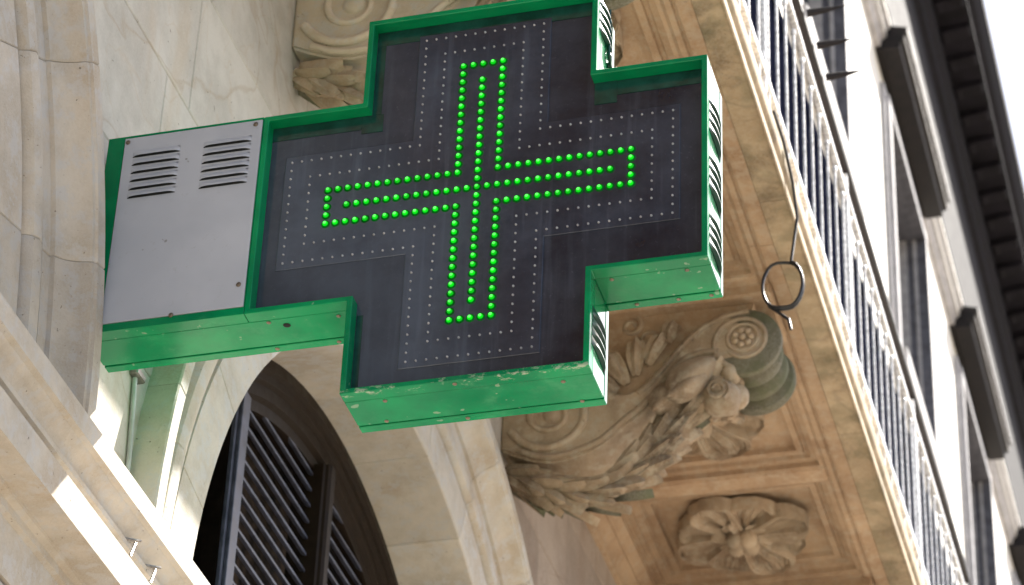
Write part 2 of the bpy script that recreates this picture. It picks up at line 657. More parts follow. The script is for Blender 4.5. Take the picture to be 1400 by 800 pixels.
# ------------------------------------------------------------------ upper storeys
ZW0, ZW1 = 8.05, 10.35
WP, WY0, WLEN = 3.9, 13.05, 1.72
CORN = 12.95
ks = range(-4, 7)
uw = part('upper_wall', MB().box(W - .7, W, -4.0, 41, 2.1, ZW0), plaster, bld)
part('wall_panel', MB().box(W - .7, W, -4.0, 41, ZW1 + .001, CORN), plaster, uw)
prev = -4.0
for k in ks:
    y0 = WY0 + WP * k
    part('wall_panel', MB().box(W - .7, W, prev, y0, ZW0 + .001, ZW1), plaster, uw)
    prev = y0 + WLEN
part('wall_panel', MB().box(W - .7, W, prev, 41, ZW0 + .001, ZW1), plaster, uw)
for k in ks:
    y0 = WY0 + WP * k
    y1 = y0 + WLEN
    ym = (y0 + y1) / 2
    m_ = MB()
    for a, c_, d0, d1 in ((.17, .0, .0, .035), (.10, .0, .035, .06)):
        m_.box(W + d0, W + d1, y0 - a, y0, ZW0, ZW1 + a)
        m_.box(W + d0, W + d1, y1, y1 + a, ZW0, ZW1 + a)
        m_.box(W + d0, W + d1, y0 + .001, y1 - .001, ZW1, ZW1 + a)
    win = part('upper_window', m_, frame_pale, bld, bevel=.01, label='tall window in the white upper wall')
    m_ = MB().box(W - .06, W + .12, y0 - .2, y1 + .2, ZW0 - .16, ZW0 - .002)
    part('sill', m_, frame_grey, win, bevel=.01)
    m_ = MB()
    m_.box(W - .30, W - .22, y0, y0 + .10, ZW0, ZW1)
    m_.box(W - .30, W - .22, y1 - .10, y1, ZW0, ZW1)
    m_.box(W - .30, W - .22, y0 + .10, y1 - .10, ZW1 - .10, ZW1)
    m_.box(W - .30, W - .22, y0 + .10, y1 - .10, ZW0, ZW0 + .12)
    m_.box(W - .29, W - .20, ym - .06, ym + .06, ZW0 + .12, ZW1 - .1)
    for zz in (ZW0 + .85, ZW0 + 1.55):
        m_.box(W - .28, W - .235, y0 + .10, ym - .06, zz, zz + .04)
        m_.box(W - .28, W - .235, ym + .06, y1 - .10, zz, zz + .04)
    part('frame', m_, frame_dark, win, bevel=.006)
    for a, c_ in ((y0 + .1, ym - .06), (ym + .06, y1 - .1)):
        part('pane', MB().box(W - .27, W - .26, a, c_, ZW0 + .12, ZW1 - .1), glass_m, win)
    m_ = MB()
    m_.box(W - .6, W - .55, y0 - .1, y1 + .1, ZW0 - .1, ZW1 + .1)
    part('inner_blind', m_, frame_dark, win)
    m_ = MB()
    m_.box(W - .5, W + .062, y1 - .012, y1 - .001, ZW0, ZW1 - .001)
    m_.box(W - .5, W + .0, y0 + .001, y0 + .012, ZW0, ZW1 - .001)
    m_.box(W - .5, W + .062, y0 + .0125, y1 - .0125, ZW1 - .013, ZW1 - .001)
    part('reveal_shade', m_, frame_dark, win)  # dark sheets paint shade onto the stone reveals
    m_ = MB().box(W - .19, W - .10, y1 - .030, y1 - .0125, ZW0, ZW1 - .014)
    m_.box(W - .05, W - .02, y1 - .024, y1 - .0125, ZW0, ZW1 - .014)
    part('reveal_bead', m_, frame_grey, win, bevel=.004)
    # dark hood
    h0, h1, zh = y0 - .36, y1 + .17, 10.69
    hp = [(W - .02, zh), (W + .03, zh + .0), (W + .05, zh - .02), (W + .19, zh - .02), (W + .195, zh + .03), (W + .225, zh + .05), (W + .225, zh + .10), (W + .25, zh + .12), (W + .25, zh + .17), (W + .0, zh + .24), (W - .02, zh + .24)]
    hd = part('window_hood', MB().sections([[(x, h0, z) for x, z in hp], [(x, h1, z) for x, z in hp]]), zinc_dark, bld, label='dark projecting hood over an upper window')
    part('edge_strip', MB().box(W + .251, W + .258, h0 + .0, h1, zh + .125, zh + .165), zinc_lit, hd)  # paler strips paint sunlight onto the hood's front edge
    part('edge_strip', MB().box(W + .2265, W + .234, h0 + .0, h1, zh + .06, zh + .09), zinc_lit, hd)

sp = [(W - .02, 10.70), (W + .05, 10.71), (W + .055, 10.76), (W + .085, 10.78), (W + .09, 10.84), (W + .12, 10.86), (W + .125, 10.93), (W - .02, 11.0)]
sl = [(W + .0555, 10.70), (W + .063, 10.70), (W + .063, 10.755), (W + .0555, 10.755)]
for k in list(ks)[:-1]:
    a_, b_ = WY0 + WP * k + WLEN + .172, WY0 + WP * (k + 1) - .362
    so = part('string_course', MB().sections([[(x, q, z) for x, z in sp] for q in (a_, b_)]), frame_pale, bld)
    part('edge_strip', MB().box(W + .126, W + .132, a_, b_, 10.875, 10.915), plaster, so)
    part('edge_strip', MB().box(W + .0912, W + .097, a_, b_, 10.79, 10.83), plaster, so)
part('frieze', MB().box(W - .05, W + .04, -4.1, 41.1, 11.55, CORN - .001), eaves_m, bld)
cp = [(W - .1, CORN), (W + .03, CORN), (W + .05, CORN + .05), (W + .10, CORN + .08), (W + .10, CORN + .16), (W + .16, CORN + .22), (W + .16, CORN + .40), (W + .45, CORN + .42), (W + .45, CORN + .52),
      (W + .50, CORN + .56), (W + .56, CORN + .66), (W + .57, CORN + .72), (W - .1, CORN + .85)]
cor = part('roof_cornice', MB().sections([[(x, -4.2, z) for x, z in cp], [(x, 41.2, z) for x, z in cp]]), eaves_m, bld, label='dark eaves cornice with a row of brackets')
mod = MB().sections([[(x, y, z) for x, z in ((.165, .34), (.20, .335), (.24, .35), (.40, .375), (.43, .39), (.43, .415), (.165, .415))] for y in (-.08, .08)]).mesh('modillion', Vector((0, 0, 0)), eaves_m, .008)
y = -3.9
while y < 41:
    place('modillion', mod, cor, (W, y, CORN))
    y += .42

# ------------------------------------------------------------------ balcony
bal = thing('stone_balcony', (W, AC, S), 'carved stone balcony on scroll brackets with coffered underside, seen from below', 'balcony')
BY0, BY1 = -6.0, 14.0
CONY = [1.06, 3.24]
CW = .28
m_ = MB().box(W, E - .075, BY0, BY1, S + .075, S + .17)
slab = part('slab', m_, stone_soffit, bal)
# moulded nosing along the outer edge
np_ = [(E - .095, S), (E - .012, S), (E - .004, S - .006), (E, S), (E, S + .03), (E - .006, S + .035), (E - .006, S + .06), (E + .004, S + .075), (E + .008, S + .10), (E - .002, S + .13),
       (E - .03, S + .14), (E - .035, S + .17), (E - .035, S + .31), (E - .10, S + .32), (E - .10, S + .172), (E - .095, S + .172)]
y = BY0
i = 0
while y < BY1:
    y2 = min(BY1, y + 1.46)
    part('edge_stone', MB().sections([[(x, q, z) for x, z in np_] for q in (y + .0012, y2 - .0012)]), stone_edge, bal, smooth=30)
    y = y2
# soffit ribs and coffers
ribs = []


def coffer_rows():
    rows = []
    for k in (-1, 0, 1, 2):
        a, c_ = CONY[0] + PER * k, CONY[1] + PER * k
        rows += [(a + CW + .06, (a + CW + c_) / 2 - .035), ((a + CW + c_) / 2 + .035, c_ - .06)]
        n_ = CONY[0] + PER * (k + 1)
        mm = c_ + CW + .93
        rows += [(c_ + CW + .06, mm), (mm + .09, n_ - .06)]
    return [r for r in rows if r[1] > BY0 + .2 and r[0] < BY1 - .2]


CX0, CX1 = W + .10, E - .19
rows = coffer_rows()
ED = [(CX0, CX1)]
# outer long band with a moulding
bp = [(CX1, S + .075), (CX1, S + .012), (CX1 + .012, S + .004), (CX1 + .030, S + .004), (CX1 + .034, S + .012), (CX1 + .042, S + .012), (CX1 + .046, S), (E - .0965, S + .0005), (E - .0965, S + .074)]
y = BY0
while y < BY1:
    y2 = min(BY1, y + 1.8)
    part('soffit_band', MB().sections([[(x, q, z) for x, z in bp] for q in (y + .001, y2 - .001)]), stone_soffit, bal)
    y = y2
part('soffit_band', MB().box(W, CX0, BY0, BY1, S + .002, S + .075), stone_soffit, bal)
jm = [(W - .005, 1.775), (W + .018, 1.78), (W + .022, 1.80), (W + .014, 1.805), (W + .020, 1.825), (W + .040, 1.85), (W + .050, 1.858), (W + .050, 1.875), (W + .085, 1.905), (W + .085, S + .001), (W - .005, S + .001)]
for a, c_ in ((BY0, CONY[0] - .016), (CONY[0] + CW + .016, CONY[1] - .016), (CONY[1] + CW + .016, CONY[0] + PER - .016), (CONY[0] + PER + CW + .016, BY1)):
    part('wall_moulding', MB().sections([[(x, q, z) for x, z in jm] for q in (a, c_)]), stone_soffit, bal, smooth=30)
ys = sorted(rows)
last = BY0
for a, c_ in ys:
    if a - last > .01:
        part('soffit_rib', MB().box(CX0 + .0005, CX1 - .0005, last, a, S + .006, S + .075), stone_soffit, bal, bevel=.006)
    last = c_
part('soffit_rib', MB().box(CX0 + .0005, CX1 - .0005, last, BY1, S + .006, S + .075), stone_soffit, bal, bevel=.006)


def coffer(y0, y1):
    x0, x1 = CX0, CX1
    st = [(0, .012), (.014, .012), (.018, .030), (.040, .034), (.048, .046), (.060, .050), (.064, .040), (.088, .042), (.094, .062), (.104, .068), (.3, .068)]
    secs = []
    m__ = MB()
    rings = [[(x0 + d, y0 + d, S + z), (x1 - d, y0 + d, S + z), (x1 - d, y1 - d, S + z), (x0 + d, y1 - d, S + z)] for d, z in st[:-1]]
    m__.sections(rings, True, False)
    m__.face(rings[-1])
    return part('coffer', m__, stone_soffit, bal, label='recessed stone coffer with stepped moulding')


for a, c_ in ys:
    if a > -1.5 and c_ < 10.5:
        coffer(a, c_)


# --- carved ornament meshes (local: root at origin, length along +x, width y, relief +z)
def leaf_mesh(name, L, wd, relief, curl, flutes, mat, nu=12, nv=12, lobes=0, tipw=.0, edge=.0):
    def fn(u, v):
        q = 2 * v - 1
        wdt = wd * (math.sin(PI * min(1, u * .92 + .06)) ** .7 * (1 - tipw) + tipw * (.25 + .75 * u) * (1 - max(0, u - .8) * 1.5))
        if lobes:
            wdt *= 1 - .16 * abs(math.sin(lobes * PI * u))
        x = L * u * (1 - .10 * abs(q) * u)
        z = relief * (math.sin(PI * min(1, u * .75 + .1)) ** .8) * (1 - .45 * q * q)
        z += relief * .28 * math.cos(flutes * PI * q) * min(1, u * 2.5) * (1 - .3 * u)
        z += edge * relief * abs(q) ** 3
        if u > .72:
            t = (u - .72) / .28
            x -= curl * L * t * t * .5
            z += curl * L * (t * .9 - t * t * .75)
        return (x, wdt * q, z)
    b_ = MB().grid(fn, nu, nv)
    return b_.mesh(name, Vector((0, 0, 0)), mat, smooth=60)


petal_big = leaf_mesh('petal', .27, .095, .050, .10, 4, stone_carved, 14, 18, 0, .85)
petal_small = leaf_mesh('petal', .15, .055, .05, .20, 2, stone_carved, 10, 10, 0, .5)
def pointed_leaf(name, L, wd, mat, lift=.017):
    def fn(u, v):
        q = 2 * v - 1
        wdt = wd * 1.80 * (u + .05) ** .50 * max(0, 1 - u) ** .50
        z = lift * (math.sin(PI * (.15 + .6 * u))) + .16 * wd * abs(q) * (1 - u) - .95 * wd * q * q + .22 * wd * max(0, 1 - abs(q) * 6)
        z += L * .10 * u ** 2.0
        return (L * u, wdt * q, z)
    return MB().grid(fn, 12, 10).mesh(name, Vector((0, 0, 0)), mat, smooth=50)


laurel = pointed_leaf('laurel_leaf', .132, .0235, stone_carved)
laurel_g = pointed_leaf('laurel_leaf', .132, .0235, stone_moss)
acanth = leaf_mesh('acanthus_leaf', .21, .075, .045, .55, 3, stone_carved, 16, 14, 4, .45)


broad = leaf_mesh('broad_leaf', .19, .050, .045, .18, 1, stone_carved, 14, 12, 0, .1, -.4)


def spoon_lobe(name, L, wd, relief, mat):
    """petal with a raised rim, a hollow inside and a midrib; its tip stays clear of the panel"""
    def fn(u, v):
        q = 2 * v - 1
        wdt = wd * (.20 + .80 * min(1, u * 1.25)) * math.sqrt(max(0, 1 - max(0, (u - .62) / .38) ** 2.2))
        rim = math.exp(-((abs(q) - .80) / .16) ** 2)
        end = math.exp(-((u - .90) / .08) ** 2)
        z = relief * (.42 + .58 * math.sin(PI * min(1, .12 + .55 * u)))
        z += relief * (.30 * rim * min(1, 3 * u) + .22 * end * (1 - q * q) + .24 * math.exp(-(q / .13) ** 2) * (1 - u))
        z -= relief * .34 * math.exp(-((abs(q) - .38) / .22) ** 2) * min(1, 2.5 * u) * (1 - end)
        z += relief * .16 * math.cos(9 * PI * q) * min(1, 2 * u) * (1 - .5 * u)
        if abs(q) > .9:
            z -= relief * .55
        return (L * u, wdt * q, z)
    return MB().grid(fn, 18, 40).mesh(name, Vector((0, 0, 0)), mat, smooth=55)


rose_lobe = spoon_lobe('petal', .272, .116, .058, stone_carved)
rose_roll = leaf_mesh('petal', .20, .060, .055, -.05, 1, stone_carved, 12, 12, 0, .8, .5)
ball = MB().blob((0, 0, .0), (.037, .037, .040), 12, 8).mesh('seed_ball', Vector((0, 0, 0)), stone_carved, smooth=60)
DN = Vector((0, 0, -1))


def rosette(cx, cy, z, rx=1.0, ry=1.08, lab=None):
    d = MB()
    d.grid(lambda u, v: (cx + .10 * rx * v * math.cos(2 * PI * u), cy + .10 * ry * v * math.sin(2 * PI * u), z - .035 * (1 - v * v) - .004), 24, 4, cu=True)
    ry = ry * .9
    ro = part('rosette', d, stone_carved, bal, smooth=60, label=lab)
    n = 8
    for i in range(n):
        t = 2 * PI * (i + .5) / n
        d_ = Vector((math.cos(t) * rx, math.sin(t) * ry, 0))
        k_ = (1.04 if i % 2 else .93) * rnd.uniform(.97, 1.03)
        place('petal', rose_lobe, ro, (cx, cy, z - .004 - .004 * (i % 2)), frame(d_, DN.cross(d_)), (d_.length * k_, rnd.uniform(.92, 1.05), rnd.uniform(.9, 1.15)))
    for i in range(n):
        t = 2 * PI * i / n
        d_ = Vector((math.cos(t) * rx, math.sin(t) * ry, 0))
        place('petal', rose_roll, ro, (cx + d_.x * .05, cy + d_.y * .05, z - .016), frame(d_, DN.cross(d_)), (.92, .34, .8))
    for i in range(6):
        t = 2 * PI * (i + .25) / 6
        d_ = Vector((math.cos(t), math.sin(t), 0))
        place('petal', petal_small, ro, (cx + d_.x * .03, cy + d_.y * .03, z - .045), frame(d_, DN.cross(d_)), (.70, .85, .7))
    for i in range(4):
        t = 2 * PI * (i + .5) / 4
        place('seed_ball', ball, ro, (cx + .038 * math.cos(t), cy + .038 * math.sin(t), z - .088))
    return ro


ctr = (CX0 + CX1) / 2
for a, c_ in ys:
    if a > -1 and c_ < 8:
        rosette(ctr, (a + c_) / 2 - .01, S + .066)

# --- console (scroll bracket)
VC, VR = (-.066, 1.726), .122
BC, BR_ = (-.722, 1.52), .185


def arc(c, r, a0, a1, n):
    return [(c[0] + r * math.cos(R(a0 + (a1 - a0) * i / n)), c[1] + r * math.sin(R(a0 + (a1 - a0) * i / n))) for i in range(n + 1)]


up_ = arc(VC, VR - .042, -75, 100, 14) + [(-.13, 1.850), (-.206, 1.818), (-.26, 1.775), (-.307, 1.723), (-.347, 1.668), (-.39, 1.615), (-.432, 1.577), (-.48, 1.565), (-.53, 1.59), (-.58, 1.645), (-.65, 1.70), (-.74, 1.715), (-.82, 1.70), (W, 1.70)]
lo_ = [(W, 1.40), (-.847, 1.372), (-.78, 1.342), (-.714, 1.330), (-.655, 1.336), (-.604, 1.352), (-.56, 1.374), (-.52, 1.405), (-.475, 1.446), (-.425, 1.478), (-.385, 1.52), (-.346, 1.562), (-.315, 1.61), (-.286, 1.640), (-.25, 1.665), (-.206, 1.674), (-.165, 1.672), (-.13, 1.655), (-.10, 1.66)]
body_poly = up_ + lo_


def spiral(c, y, r0, r1, turns, a0, tube0, tube1, sgn=1, n=64):
    P = []
    for i in range(n + 1):
        t = i / n
        r = r0 + (r1 - r0) * t ** .85
        a = R(a0) + sgn * turns * 2 * PI * t
        P.append((c[0] + r * math.cos(a), y, c[1] + r * math.sin(a)))
    return MB().tube(P, lambda t: tube0 + (tube1 - tube0) * t, 8)


def console(y0, lab, cm=None, gm=None):
    stone_carved_ = cm or stone_carved
    y1 = y0 + CW
    to3 = lambda p, d: (p[0], d, p[1])
    m_ = MB().prism(body_poly, to3, y0, y1)
    con = part('scroll_bracket', m_, stone_carved_, bal, bevel=.008, label=lab, smooth=30, seg=2)
    # recessed carved web above the scroll
    web = [(W, 1.69), (-.82, 1.69), (-.65, 1.69), (-.58, 1.63), (-.53, 1.575), (-.48, 1.55), (-.43, 1.565), (-.34, 1.66), (-.25, 1.77), (-.13, 1.84), (-.05, 1.84), (-.02, S + .02), (W, S + .02)]
    part('web_panel', MB().prism(web, to3, y0 + .035, y1 - .035), stone_soffit, con)
    part('cap_plate', MB().box(W, .03, y0 - .015, y1 + .015, S - .035, S + .03), stone_soffit, con, bevel=.008)
    # rim rolls on the flank
    rim = [(x, y0, z) for x, z in [(-.045, 1.842), (-.13, 1.832), (-.2, 1.798), (-.25, 1.757), (-.297, 1.705), (-.337, 1.652), (-.38, 1.60), (-.425, 1.562)]]
    part('rim_moulding', MB().tube(rim, .010, 8), stone_carved_, con, smooth=60)
    rim = [(x, y0, z) for x, z in [(-.15, 1.692), (-.206, 1.696), (-.26, 1.682), (-.30, 1.652), (-.335, 1.602), (-.375, 1.548), (-.415, 1.505), (-.465, 1.468), (-.51, 1.427), (-.55, 1.395), (-.60, 1.372), (-.66, 1.356), (-.715, 1.350), (-.78, 1.362), (-.84, 1.392)]]
    part('rim_moulding', MB().tube(rim, .011, 8), stone_carved_, con, smooth=60)
    # big scroll at the wall, small volute at the outer end
    part('volute', spiral(BC, y0, .150, .038, 1.6, 200, .016, .009, 1, 80), stone_carved_, con, smooth=60)
    m_ = MB()
    m_.grid(lambda u, v: (BC[0] + .034 * v * math.cos(2 * PI * u), y0 - .018 * math.sqrt(max(0, 1 - v * v)), BC[1] + .034 * v * math.sin(2 * PI * u)), 16, 5, cu=True)
    part('volute_eye', m_, stone_carved_, con, smooth=60)
    part('volute', spiral(VC, y0, VR - .012, .060, 1.1, -110, .011, .007, -1, 64), stone_carved_, con, smooth=60)
    m_ = MB()
    m_.tube([(VC[0] + .052 * math.cos(a), y0 - .002, VC[1] + .010 + .052 * math.sin(a)) for a in [2 * PI * i / 28 for i in range(29)]], .0075, 6)
    for i in range(7):
        a = 2 * PI * i / 7
        m_.blob((VC[0] + .028 * math.cos(a), y0 - .003, VC[1] + .010 + .028 * math.sin(a)), (.013, .012, .013), 8, 6)
    m_.blob((VC[0], y0 - .006, VC[1] + .010), (.012, .014, .012), 8, 6)
    part('volute_flower', m_, stone_carved_, con, smooth=60)
    # bolster: the rolled end of the bracket
    bp_ = [(.003, VR * .985), (.010, VR + .007), (.030, VR + .008), (.040, VR - .004), (.050, VR - .026), (.060, VR - .032), (.070, VR - .022), (.085, VR - .008), (.105, VR - .004), (.122, VR - .010),
           (.135, VR - .028), (.145, VR - .034), (.156, VR - .024), (.172, VR - .008), (.195, VR - .004), (.21, VR - .012), (.220, VR - .028), (.229, VR - .018), (.238, VR + .004), (.250, VR + .010), (.272, VR + .008), (CW, VR - .01)]
    m_ = MB().sections([[(VC[0] + r * math.cos(2 * PI * k / 40), y0 + d, VC[1] + r * math.sin(2 * PI * k / 40)) for k in range(40)] for d, r in bp_])
    part('bolster', m_, stone_moss, con, smooth=40)
    # garland of laurel under the bracket
    gp = [(-.155, 1.600), (-.20, 1.585), (-.25, 1.545), (-.30, 1.478), (-.345, 1.415), (-.40, 1.348), (-.455, 1.295), (-.52, 1.252), (-.59, 1.228), (-.66, 1.228), (-.73, 1.252), (-.79, 1.282), (-.85, 1.318), (-.90, 1.34)]
    yc = y0 + .06
    P = [Vector((x, yc, z)) for x, z in gp]
    gr = part('garland', MB().tube(P, lambda t: .036 - .008 * t, 12), stone_carved_, con, smooth=60)
    # cumulative length
    cum = [0]
    for a_, b_ in zip(P[:-1], P[1:]):
        cum.append(cum[-1] + (b_ - a_).length)

    def at(s):
        for i in range(len(P) - 1):
            if s <= cum[i + 1] or i == len(P) - 2:
                t = (s - cum[i]) / (cum[i + 1] - cum[i])
                return P[i].lerp(P[i + 1], t), (P[i + 1] - P[i]).normalized()
    s = .085
    row = 0
    while s < cum[-1] - .01:
        p, t = at(s)
        n1 = Vector((0, -1, 0))
        n2 = t.cross(n1).normalized()
        if n2.z > 0:
            n2 = -n2
        for j in range(-2, 4):
            a = R(40 * j + (20 if row % 2 else 0) + rnd.uniform(-5, 5))
            rad = (math.cos(a) * n1 + math.sin(a) * n2).normalized()
            d = (-t + rad * .15 + rad.cross(t) * ((.14 if (j + row) % 2 else -.14) + rnd.uniform(-.08, .08))).normalized()
            sc_ = rnd.uniform(.85, 1.15)
            place('laurel_leaf', laurel_g if (j > 2 and rnd.random() < .75) else laurel, con, p + rad * (.036 - .008 * s / cum[-1]),
                  frame(d, rad.cross(d)), (sc_, sc_ * rnd.uniform(.9, 1.1), sc_))
        s += .046
        row += 1
    # acanthus leaves and the curled bud below the volute
    for off, zz, tx, ry in ((.10, 1.605, -.15, 2), (.18, 1.615, -.15, 3), (.24, 1.62, -.14, 4), (.10, 1.56, -.20, 5)):
        d = Vector((-.55 + .12 * ry, -.05, -.75)).normalized()
        nn = Vector((.3 - .2 * ry, -.9 + .2 * ry, -.35)).normalized()
        place('acanthus_leaf', acanth, con, (tx + .05, y0 + off, zz + .06), frame(d, nn.cross(d)), (.75, .8, .9))
    for (tx, ty, tz), an, L_ in (((-.215, -.012, 1.660), 236, 1.05), ((-.165, -.020, 1.650), 222, 1.25), ((-.255, .00, 1.600), 228, 1.1), ((-.19, -.03, 1.585), 214, .95)):
        d = Vector((math.cos(R(an)), -.10, math.sin(R(an)))).normalized()
        place('broad_leaf', broad, con, (tx, y0 + ty, tz), frame(d, Vector((.25, -.85, -.35)).cross(d)), (L_, L_, 1.1))
    m_ = MB()
    m_.blob((-.150, y0 + .045, 1.535), (.068, .066, .064), 16, 12, lambda d: 1 + .10 * math.sin(5 * math.atan2(d.z, d.x)) * abs(d.y))
    m_.tube([(-.150 + .040 * math.cos(a) * (1 - i / 40), y0 - .016 - .006 * i / 20, 1.530 + .040 * math.sin(a) * (1 - i / 40)) for i, a in [(k, R(-60 + 26 * k)) for k in range(24)]], .0085, 6)
    part('curled_bud', m_, stone_carved_, con, smooth=60)
    m_ = MB()
    m_.blob((-.105, y0 + .09, 1.565), (.040, .05, .045), 12, 8)
    m_.blob((-.115, y0 + .03, 1.612), (.034, .04, .036), 12, 8)
    m_.blob((-.20, y0 + .045, 1.655), (.065, .05, .05), 14, 10, lambda d: 1 + .12 * math.sin(6 * math.atan2(d.z, d.x)))
    part('carved_knot', m_, stone_carved_, con, smooth=60)
    # palmette on the web
    for i, (px, pz, an, L) in enumerate(((-.50, 1.60, 150, .8), (-.47, 1.62, 118, .95), (-.44, 1.65, 88, .95), (-.40, 1.69, 62, .8), (-.60, 1.72, 140, .9), (-.62, 1.73, 95, 1.0), (-.70, 1.75, 60, .8), (-.33, 1.77, 70, .5))):
        d = Vector((math.cos(R(an)), 0, math.sin(R(an))))
        nn = Vector((0, -1, 0))
        place('palmette_leaf', petal_small, con, (px, y0 + .034, pz), frame(d, nn.cross(d)), (1.15 * L, .75, .75))
    # C-scrolls on the web
    m_ = spiral((-.40, 1.80), y0 + .034, .045, .014, 1.2, 240, .010, .006, 1, 30)
    part('small_scroll', m_, stone_carved_, con, smooth=60)
    m_ = spiral((-.46, 1.86), y0 + .034, .040, .012, 1.2, 60, .010, .006, -1, 30)
    part('small_scroll', m_, stone_carved_, con, smooth=60)
    return con


console(CONY[0], 'pale carved scroll bracket hidden mostly behind the sign', stone_pale)
console(CONY[1], 'carved scroll bracket with laurel garland and mossy rolled end')
console(CONY[0] + PER, 'scroll bracket beyond the flower coffers')

# ------------------------------------------------------------------ railing
RX = E - .045
rail = thing('balcony_railing', (RX, AC, S + .32), 'pale iron railing of thin bars with dark handrail along the balcony edge', 'railing')
part('bottom_rail', MB().box(RX - .012, RX + .012, BY0, BY1, 2.315, 2.345), rail_m, rail, bevel=.004)
part('top_rail', MB().box(RX - .012, RX + .012, BY0, BY1, 3.02, 3.045), rail_m, rail, bevel=.004)
part('handrail', MB().box(RX - .018, RX + .020, BY0, BY1, 3.137, 3.168), rail_dark, rail, bevel=.008)
part('navy_sheet', MB().box(RX - .045, RX - .035, BY0, BY1, 2.30, 3.04), navy_sheet_m, rail)  # plain navy sheet behind the bars
bar = MB().tube([(0, 0, 0), (0, 0, .74)], .0060, 8).mesh('baluster', Vector((0, 0, 0)), rail_m, smooth=60)
collar = MB().blob((0, 0, 0), (.011, .012, .018), 8, 6).mesh('collar', Vector((0, 0, 0)), rail_m, smooth=60)
y = BY0 + .05
i = 0
while y < 13.9:
    bo = place('baluster', bar, rail, (RX, y, 2.25))
    if 1.0 < y < 11:
        place('collar', collar, bo, (RX, y, 2.975))
    y += .166
    i += 1
y = BY0 + .3
while y < BY1:
    part('post', MB().box(RX - .010, RX + .010, y - .012, y + .012, 2.25, 3.135), rail_m, rail, bevel=.004)
    y += 1.66
spike = MB().tube([(0, 0, 0), (.05, 0, .003), (.09, 0, .005), (.14, 0, .012)], lambda t: .016 * (1 - t) ** .7 + .0012, 6).mesh('spike', Vector((0, 0, 0)), rail_dark)
for yy in (3.31, 3.50, 3.69):
    place('spike', spike, rail, (RX + .03, yy, 3.165))

# ------------------------------------------------------------------ pharmacy sign
sg = thing('pharmacy_sign', (-.88, .05, ZB), 'green cross sign with lit green lamps and grey vented cabinet on the stone wall', 'sign')
a, L, T = .266, .512, .50
XL, XD0, XD1 = -.869, -.497, -.484
YF, YB = -.03, .127
outl = [(XL, -a), (-a, -a), (-a, -T), (a, -T), (a, -a), (L, -a), (L, a), (a, a), (a, T), (-a, T), (-a, a), (XL, a)]
outl = [(x, z + ZB) for x, z in outl]


def inset(poly, d):
    n = len(poly)
    out = []
    for i in range(n):
        p0, p1, p2 = Vector(poly[i - 1]), Vector(poly[i]), Vector(poly[(i + 1) % n])
        e1, e2 = (p1 - p0).normalized(), (p2 - p1).normalized()
        n1, n2 = Vector((-e1.y, e1.x)), Vector((-e2.y, e2.x))
        out.append(tuple(p1 + (n1 + n2) * d))
    return out


def ring(mb, P, Q, y0, y1):
    n = len(P)
    for i in range(n):
        j = (i + 1) % n
        mb.face([(P[i][0], y0, P[i][1]), (P[j][0], y0, P[j][1]), (Q[j][0], y1, Q[j][1]), (Q[i][0], y1, Q[i][1])])


def band(poly, y0, y1, t, name, parent, idx=None, bevel=.0015):
    """folded sheet along each edge of the outline"""
    Q = inset(poly, t)
    n = len(poly)
    for i in range(n):
        j = (i + 1) % n
        m_ = MB()
        v = []
        for yy in (y0, y1):
            v += [(poly[i][0], yy, poly[i][1]), (poly[j][0], yy, poly[j][1]), (Q[j][0], yy, Q[j][1]), (Q[i][0], yy, Q[i][1])]
        m_.raw(v, [(0, 1, 2, 3), (7, 6, 5, 4), (0, 4, 5, 1), (1, 5, 6, 2), (2, 6, 7, 3), (3, 7, 4, 0)])
        part(name, m_, green_gloss if poly[i][0] == poly[j][0] and poly[i][0] > .2 else green, parent, bevel=bevel)


# front frames (cross opening, cabinet opening)
lip = .0125
cross = [(XD0, -a), (-a, -a), (-a, -T), (a, -T), (a, -a), (L, -a), (L, a), (a, a), (a, T), (-a, T), (-a, a), (XD0, a)]
cross = [(x, z + ZB) for x, z in cross]
ci = inset(cross, lip)


def frame_ring(poly, inn, y0, y1, name):
    m_ = MB()
    ring(m_, poly, inn, y0, y0)
    ring(m_, inn, inn, y0, y1)
    ring(m_, poly, poly, y0, y1)
    ring(m_, poly, inn, y1, y1)
    return part(name, m_, green, sg, bevel=.0015)


frame_ring(cross, ci, YF, .004, 'front_frame')
cab = [(XL, -a + ZB), (XD0 - .0005, -a + ZB), (XD0 - .0005, a + ZB), (XL, a + ZB)]
cabi = [(XL + .040, -a + ZB + .019), (XD0 - .002, -a + ZB + .019), (XD0 - .002, a + ZB - .006), (XL + .040, a + ZB - .006)]
frame_ring(cab, cabi, YF, .004, 'cabinet_frame')
band(outl, .0045, .098, .004, 'side_panel', sg)
band(inset(outl, .003), .0975, .103, .003, 'shadow_gap', sg, bevel=0)
band(outl, .1035, YB, .004, 'rear_flange', sg)
m_ = MB(); m_.face([(x, YB - .002, z) for x, z in inset(outl, .002)]); part('rear_plate', m_, green, sg)
# display board and the clear plate over the lamps
m_ = MB(); m_.face([(x, .0025, z) for x, z in inset(cross, .004)]); part('display_board', m_, board_m, sg)
P0 = .0227
q1, q2 = 6.75 * P0, 19.7 * P0
pl = [(-q2, -q1), (-q1, -q1), (-q1, -q2), (q1, -q2), (q1, -q1), (q2, -q1), (q2, q1), (q1, q1), (q1, q2), (-q1, q2), (-q1, q1), (-q2, q1)]
m_ = MB()
pin = inset(pl, .0012)
ring(m_, pl, pl, .0025, .0008)
ring(m_, pl, pin, .0008, 0.0)
m_.face([(x, 0.0, z) for x, z in pin])
part('cover_plate', m_, plate_m, sg)


# dark green strips on the board under the frame
def border(x0, x1, z0, z1):
    part('green_border', MB().box(x0, x1, .0008, .0024, z0 + ZB, z1 + ZB), border_m, sg)


